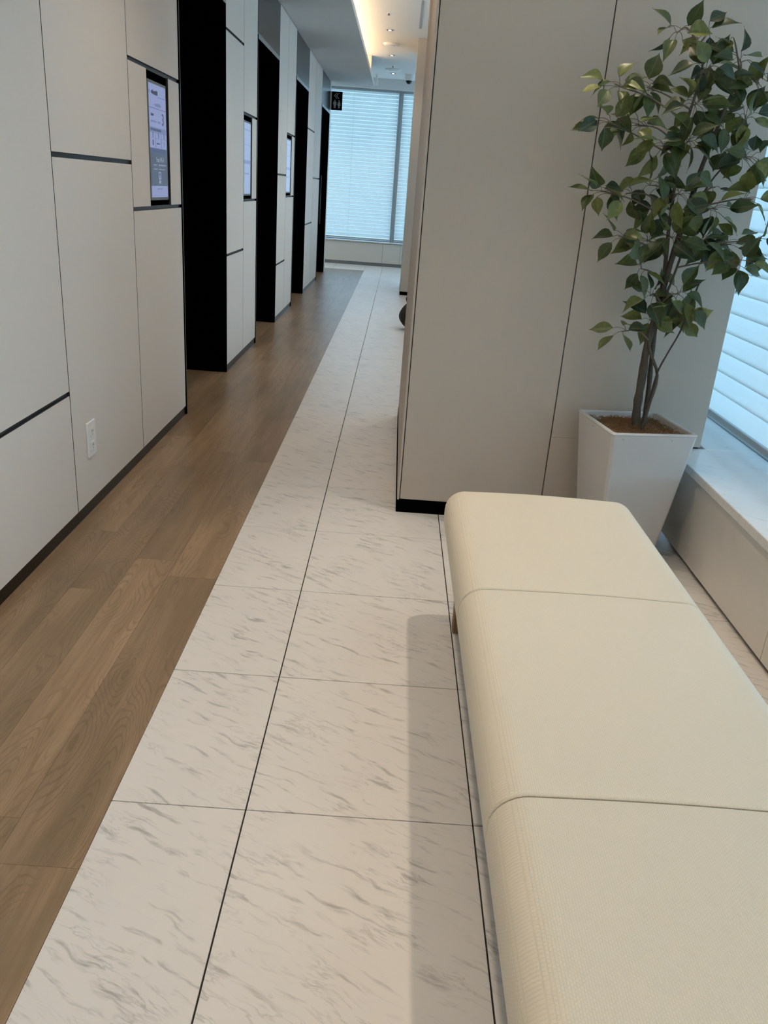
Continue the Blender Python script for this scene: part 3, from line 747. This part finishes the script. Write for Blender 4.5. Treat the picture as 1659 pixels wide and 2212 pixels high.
# ------------------------------------------------------------------ wall screens
FONT = None
def text_mesh(s, size, mat, name):
    c = bpy.data.curves.new(name, 'FONT'); c.body = s; c.size = size; c.align_x = 'CENTER'; c.align_y = 'CENTER'; c.extrude = 0.0004
    t = bpy.data.objects.new(name, c); COL.objects.link(t)
    dg = bpy.context.evaluated_depsgraph_get(); dg.update()
    me = bpy.data.meshes.new_from_object(t.evaluated_get(dg)); bpy.data.objects.remove(t); me.name = name
    me.materials.clear(); me.materials.append(M[mat]); return me
def wall_screen(y0, y1, za, zb, label, full):
    """recessed portrait monitor; local x out of the wall, local y along the hall"""
    o = tag(empty('wall_screen', (XW, (y0+y1)/2, za)), label, 'screen', 'information screens on the panelled wall')
    h = (y1-y0)/2-0.001; H = zb-za
    g = GH/2+0.001
    MB().box(-0.0083, -0.0076, -h, h, g, H-g).build('recess', 'black', o)
    mz0, mz1, hh = g+0.020, H-g-0.030, h-0.020
    MB().cbox(-0.0076, -0.0036, -hh, hh, mz0, mz1, 0.0015).build('bezel', 'bezel', o)
    e = 0.011
    X = -0.0035
    a, c = mz0+e, mz1-e; w_ = hh-e*0.9; Hs = c-a
    d = MB().box(X-0.001, X, -w_, w_, a, c).build('display', 'scr_light' if full else 'scr_far', o)
    def band(f0, f1, mat, s0=-1.0, s1=1.0, name='printed_band', k=0.0006):
        MB().box(X, X+k, w_*s0, w_*s1, c-Hs*f1, c-Hs*f0).build(name, mat, d)
    if full:
        band(0.372, 0.420, 'scr_mid', -1, 1)
        band(0.555, 0.605, 'scr_band'); band(0.605, 0.895, 'scr_dark')
        band(0.204, 0.208, 'scr_ink', -.98, .98, 'rule_line', .0008); band(0.468, 0.470, 'scr_band', -.96, .96, 'rule_line', .0008)
        band(0.420, 0.548, 'scr_mid', -.345, -.335, 'rule_line', .0008); band(0.420, 0.548, 'scr_mid', .33, .34, 'rule_line', .0008)
        band(0.765, 0.835, 'scr_light', -.14, .16, 'notice_icon', .0009); band(0.842, 0.872, 'scr_ink2', -.12, .15, 'notice_icon', .0009)
        band(0.775, 0.80, 'scr_dark', -.06, .08, 'icon_mark', .0013); band(0.80, 0.822, 'scr_dark', -.02, .04, 'icon_mark', .0013)
        # heading too blurred to read: blocks of grey strokes
        rr = random.Random(5)
        for f0, f1, s0, s1, st, mat in ((0.050, 0.090, -.95, -.85, 1, 'scr_mid'), (0.050, 0.092, -.70, .05, 9, 'scr_ink'), (0.098, 0.106, .12, .9, 9, 'scr_mid'), (0.158, 0.188, -.30, .42, 8, 'scr_mid'), (0.250, 0.276, -.82, -.48, 4, 'scr_ink'), (0.312, 0.330, -.80, -.20, 7, 'scr_mid'), (0.312, 0.330, 0, .30, 4, 'scr_mid'), (0.380, 0.405, -.90, .35, 12, 'scr_ink'), (0.505, 0.518, -.20, .18, 5, 'scr_ink'), (0.568, 0.590, -.8, .9, 12, 'scr_dark'), (0.697, 0.712, -.68, -.28, 4, 'scr_ink2'), (0.695, 0.712, -.1, .85, 9, 'scr_ink2'), (0.735, 0.748, -.68, -.2, 5, 'scr_ink2'), (0.737, 0.748, -.05, .65, 7, 'scr_ink2'), (0.918, 0.926, -.3, .3, 6, 'scr_mid')):
            mb = MB()
            for q in range(st):
                u0 = s0+(s1-s0)*q/st; u1 = s0+(s1-s0)*(q+0.72)/st; j = rr.uniform(0, .25)*(f1-f0)
                mb.box(X, X+.0009, w_*u0, w_*u1, c-Hs*(f1-j*rr.random()), c-Hs*(f0+j))
            mb.build('blurred_text', mat, d)
        def put(s, size, f, u, mat):
            me = text_mesh(s, size, mat, 'lettering'); t = link('lettering', me, d, (X+.0012, w_*u, c-Hs*f))
            t.rotation_euler = (math.radians(90), 0, math.radians(90))
        put('3', 0.062, 0.295, 0.58, 'scr_ink')
        for u in (-.66, 0.0, .66): put('1', 0.030, 0.444, u, 'scr_ink')
        put('0', 0.030, 0.510, -.66, 'scr_ink'); put('1', 0.030, 0.510, .66, 'scr_mid')
        put('Free Wi-Fi', 0.026, 0.658, 0.08, 'scr_ink2')
    else:
        band(0.09, 0.10, 'scr_mid'); band(0.30, 0.305, 'scr_mid'); band(0.52, 0.57, 'scr_mid'); band(0.70, 0.72, 'scr_mid', -.8, .6)
    return o
wall_screen(3.422, 3.722, 0.974, 1.475, 'lit portrait information screen nearest the camera, showing a large 3', True)
wall_screen(5.447, 5.738, 0.981, 1.482, 'lit portrait screen between the first and second black doorways', False)
wall_screen(7.436, 7.755, 0.991, 1.489, 'lit portrait screen between the second and third black doorways', False)

# ------------------------------------------------------------------ outlets
def outlet(y0, y1, z0, z1, label, sockets):
    o = tag(empty('power_outlet', (XW, (y0+y1)/2, z0)), label, 'outlet', 'wall outlets')
    h = (y1-y0)/2; H = z1-z0
    MB().cbox(0.0, 0.006, -h, h, 0, H, 0.0015).build('cover_plate', 'plastic_white', o)
    for k in range(sockets):
        zc = H*(0.30+0.40*k)
        s = MB().cbox(0.006, 0.0085, -h*0.42, h*0.42, zc-H*0.13, zc+H*0.13, 0.0008).build('socket', 'plastic_white', o)
        for u in (-0.13, 0.13):
            MB().box(0.0085, 0.0088, h*(u-0.03), h*(u+0.03), zc-H*0.01, zc+H*0.06).build('slot', 'slot_dark', s)
        MB().box(0.0085, 0.0088, -h*0.06, h*0.06, zc-H*0.075, zc-H*0.05).build('slot', 'slot_dark', s)
outlet(2.578, 2.652, 0.196, 0.316, 'white double power outlet on the nearest wall panel', 2)
outlet(9.04, 9.11, 0.19, 0.32, 'small white power outlet between the last two doorways', 2)

# ------------------------------------------------------------------ restroom sign
sg = tag(empty('restroom_sign', (XW, 11.53, 2.008)), 'black restroom sign with double arrow and two figures', 'sign')
MB().cbox(0.001, 0.014, -0.012, 0.012, 0.0, 0.214, 0.001).build('mount', 'sign_edge', sg)
pl = MB().cbox(0.0145, 0.150, -0.009, 0.009, 0.0, 0.214, 0.001).build('plate', 'sign_black', sg)
cx = 0.083
for k in (0, 0.026):
    mb = MB(); x0 = cx-0.040+k
    mb.prism([(x0, 0.165), (x0+0.036, 0.200), (x0+0.045, 0.200), (x0+0.010, 0.165), (x0+0.045, 0.130), (x0+0.036, 0.130)], 'y', -0.0102, -0.0090)
    mb.build('arrow', 'sign_ink', pl)
def figure(xc, woman):
    mb = MB()
    k = 14
    mb.prism([(xc+0.008*math.cos(2*math.pi*i/k), 0.109+0.008*math.sin(2*math.pi*i/k)) for i in range(k)], 'y', -0.0102, -0.0090)
    if woman: body = [(-.010, .098), (.010, .098), (.017, .080), (.022, .058), (.010, .050), (.010, .022), (-.010, .022), (-.010, .050), (-.022, .058), (-.017, .080)]
    else: body = [(-.016, .098), (.016, .098), (.021, .090), (.021, .062), (.013, .058), (.011, .022), (-.011, .022), (-.013, .058), (-.021, .062), (-.021, .090)]
    mb.prism([(xc+p, q) for p, q in body], 'y', -0.0102, -0.0090)
    mb.build('figure', 'sign_ink', pl)
figure(cx-0.026, False); figure(cx+0.027, True)

# ------------------------------------------------------------------ ceiling fittings
def downlight(x, y, power, label, group, size=1.8, rad=0.035, aim=None, blend=0.85):
    o = tag(empty('downlight', (x, y, ZC)), label, 'downlight', group)
    MB().lathe([(0.044, -0.0005), (0.044, -0.003), (0.040, -0.0045), (0.034, -0.0005)], k=28).build('trim_ring', 'plastic_white', o, smooth=False)
    MB().lathe([(0.034, -0.0046), (0.032, -0.0052)], k=24).build('baffle', 'slot_dark', o)
    MB().lathe([(0.015, -0.0053), (0.013, -0.0075)], k=20).build('lens', 'lamp_warm', o)
    l = bpy.data.lights.new('downlight_lamp', 'SPOT'); l.energy = power; l.color = WARM
    l.spot_size = size; l.spot_blend = blend; l.shadow_soft_size = rad
    lo = bpy.data.objects.new('downlight_lamp', l); COL.objects.link(lo); lo.location = (x, y, ZC-0.05)
    if aim: lo.rotation_euler = (Vector(aim)-lo.location).to_track_quat('-Z', 'Y').to_euler()
    return o
ya = [-1.9, -0.3, 1.3, 2.9, 4.5, 6.1, 7.6, 9.15, 10.75, 12.32]
for i, y in enumerate(ya):
    nm = {7: 'small round downlight over the hall before the first ceiling disc', 8: 'small round downlight over the hall between the two ceiling discs', 9: 'small round downlight nearest the end window'}.get(i, 'round downlight in the hall ceiling, number %d from the back wall' % (i+1))
    nm = {0: 'round hall downlight nearest the back wall', 1: 'round hall downlight just behind the camera', 2: 'round hall downlight over the near end of the bench', 3: 'round hall downlight level with the potted tree', 4: 'round hall downlight by the nearest doorway', 5: 'round hall downlight by the second doorway', 6: 'round hall downlight before the linear air slot'}.get(i, nm)
    downlight(-0.232, y, P_A*(1.05 if y < 4 else 0.62), nm, 'hall downlights')
for y, nm in ((2.45, 'round downlight above the potted tree'), (-1.6, 'round downlight over the windows behind the camera'), (5.2, 'round downlight in the first seating bay'), (7.4, 'round downlight in the second seating bay')):
    if y == 2.45: downlight(0.70, y, P_B*1.5, nm, 'window side downlights', 1.05, aim=(0.18, 1.85, 0), blend=0.9)   # adjustable, turned to the bench
    else: downlight(0.70, y, P_B*(1.6 if y < 0 else 0.6), nm, 'window side downlights', 2.55)
for x, nm in ((-1.9, 'added unseen downlight over the restroom lobby'),):
    downlight(x, 12.3, P_A*1.2, nm, 'hall downlights', 2.3)  # added lamp out of view, put in to brighten the far cabinets
def ceil_disc(y, r, label):
    o = tag(empty('ceiling_disc', (-0.230, y, ZC)), label, 'ceiling disc', 'round ceiling discs')
    MB().lathe([(r, -0.0005), (r, -0.008), (r*0.86, -0.022), (r*0.8, -0.024)], k=30).build('cover', 'plastic_white', o)
    MB().lathe([(r*0.5, -0.0245), (r*0.5, -0.028), (r*0.3, -0.030)], k=24).build('grille', 'plastic_white', o)
ceil_disc(9.94, 0.085, 'white round ceiling disc nearer the camera')
ceil_disc(11.93, 0.105, 'white round ceiling disc nearer the end window')
for y, lb in ((8.33, 'tiny sprinkler on the ceiling before the downlight'), (11.60, 'tiny sprinkler on the ceiling beside the far disc')):
    o = tag(empty('sprinkler', (-0.229, y, ZC)), lb, 'sprinkler', 'ceiling sprinklers')
    MB().lathe([(0.024, -0.0005), (0.024, -0.003), (0.010, -0.006)], k=18).build('escutcheon', 'plastic_white', o)
    MB().lathe([(0.006, -0.006), (0.006, -0.018), (0.013, -0.0185), (0.013, -0.020)], k=14).build('sprinkler_head', 'grey_metal', o)
dc = tag(empty('dome_camera', (-0.012, 12.33, ZC)), 'white dome security camera with black lens near the end window', 'security camera')
MB().lathe([(0.058, -0.0005), (0.058, -0.060), (0.048, -0.075)], k=28).build('housing', 'plastic_white', dc)
MB().lathe([(0.043, -0.0755)]+[(0.043*math.cos(a), -0.0755-0.043*math.sin(a)) for a in [math.radians(d) for d in range(10, 86, 12)]], k=24).build('dome', 'plastic_dark', dc, smooth=True)
ps = tag(empty('ceiling_post', (-0.455, 12.55, ZC)), 'thin white post hanging from the ceiling by the end blind', 'post')
MB().lathe([(0.030, -0.0005), (0.030, -0.006), (0.014, -0.014)], k=18).build('canopy', 'plastic_white', ps)
MB().cbox(-0.013, 0.013, -0.013, 0.013, -0.135, -0.0145, 0.004).build('stem', 'plastic_white', ps)
sl = tag(empty('air_slot', (0.062, 8.35, ZC)), 'grey linear air slot in the hall ceiling', 'air vent')
MB().box(-0.010, 0.010, -0.62, 0.62, -0.002, -0.0003).build('slot_frame', 'trim_light', sl)
MB().box(-0.006, 0.006, -0.61, 0.61, -0.0035, -0.0021).build('slot_blade', 'rail', sl)

# ------------------------------------------------------------------ dark bag behind the partition
bgp = tag(empty('dark_bag', (0.155, 7.05, 0)), 'dark soft bag on the floor, mostly hidden behind the grey partition', 'bag')
bm = bmesh.new(); bmesh.ops.create_uvsphere(bm, u_segments=20, v_segments=14, radius=1)
for v in bm.verts:
    z = v.co.z; k = 1.0 if z > 0 else 1.0-0.35*(-z)**1.5
    v.co = Vector((v.co.x*0.098*k, v.co.y*0.12*k, 0.12+z*0.119))
    v.co.x -= 0.01*math.sin(v.co.z*20)
MB().addbm(bm).build('bag_body', 'bag', bgp, smooth=True)
MB().tube(smoothpath([Vector((-0.035, 0, 0.225)), Vector((-0.045, 0, 0.265)), Vector((0, 0, 0.285)), Vector((0.045, 0, 0.265)), Vector((0.035, 0, 0.225))]), 0.010, 7).build('handle', 'bag', bgp, smooth=True)
print('leaves', nleaf)
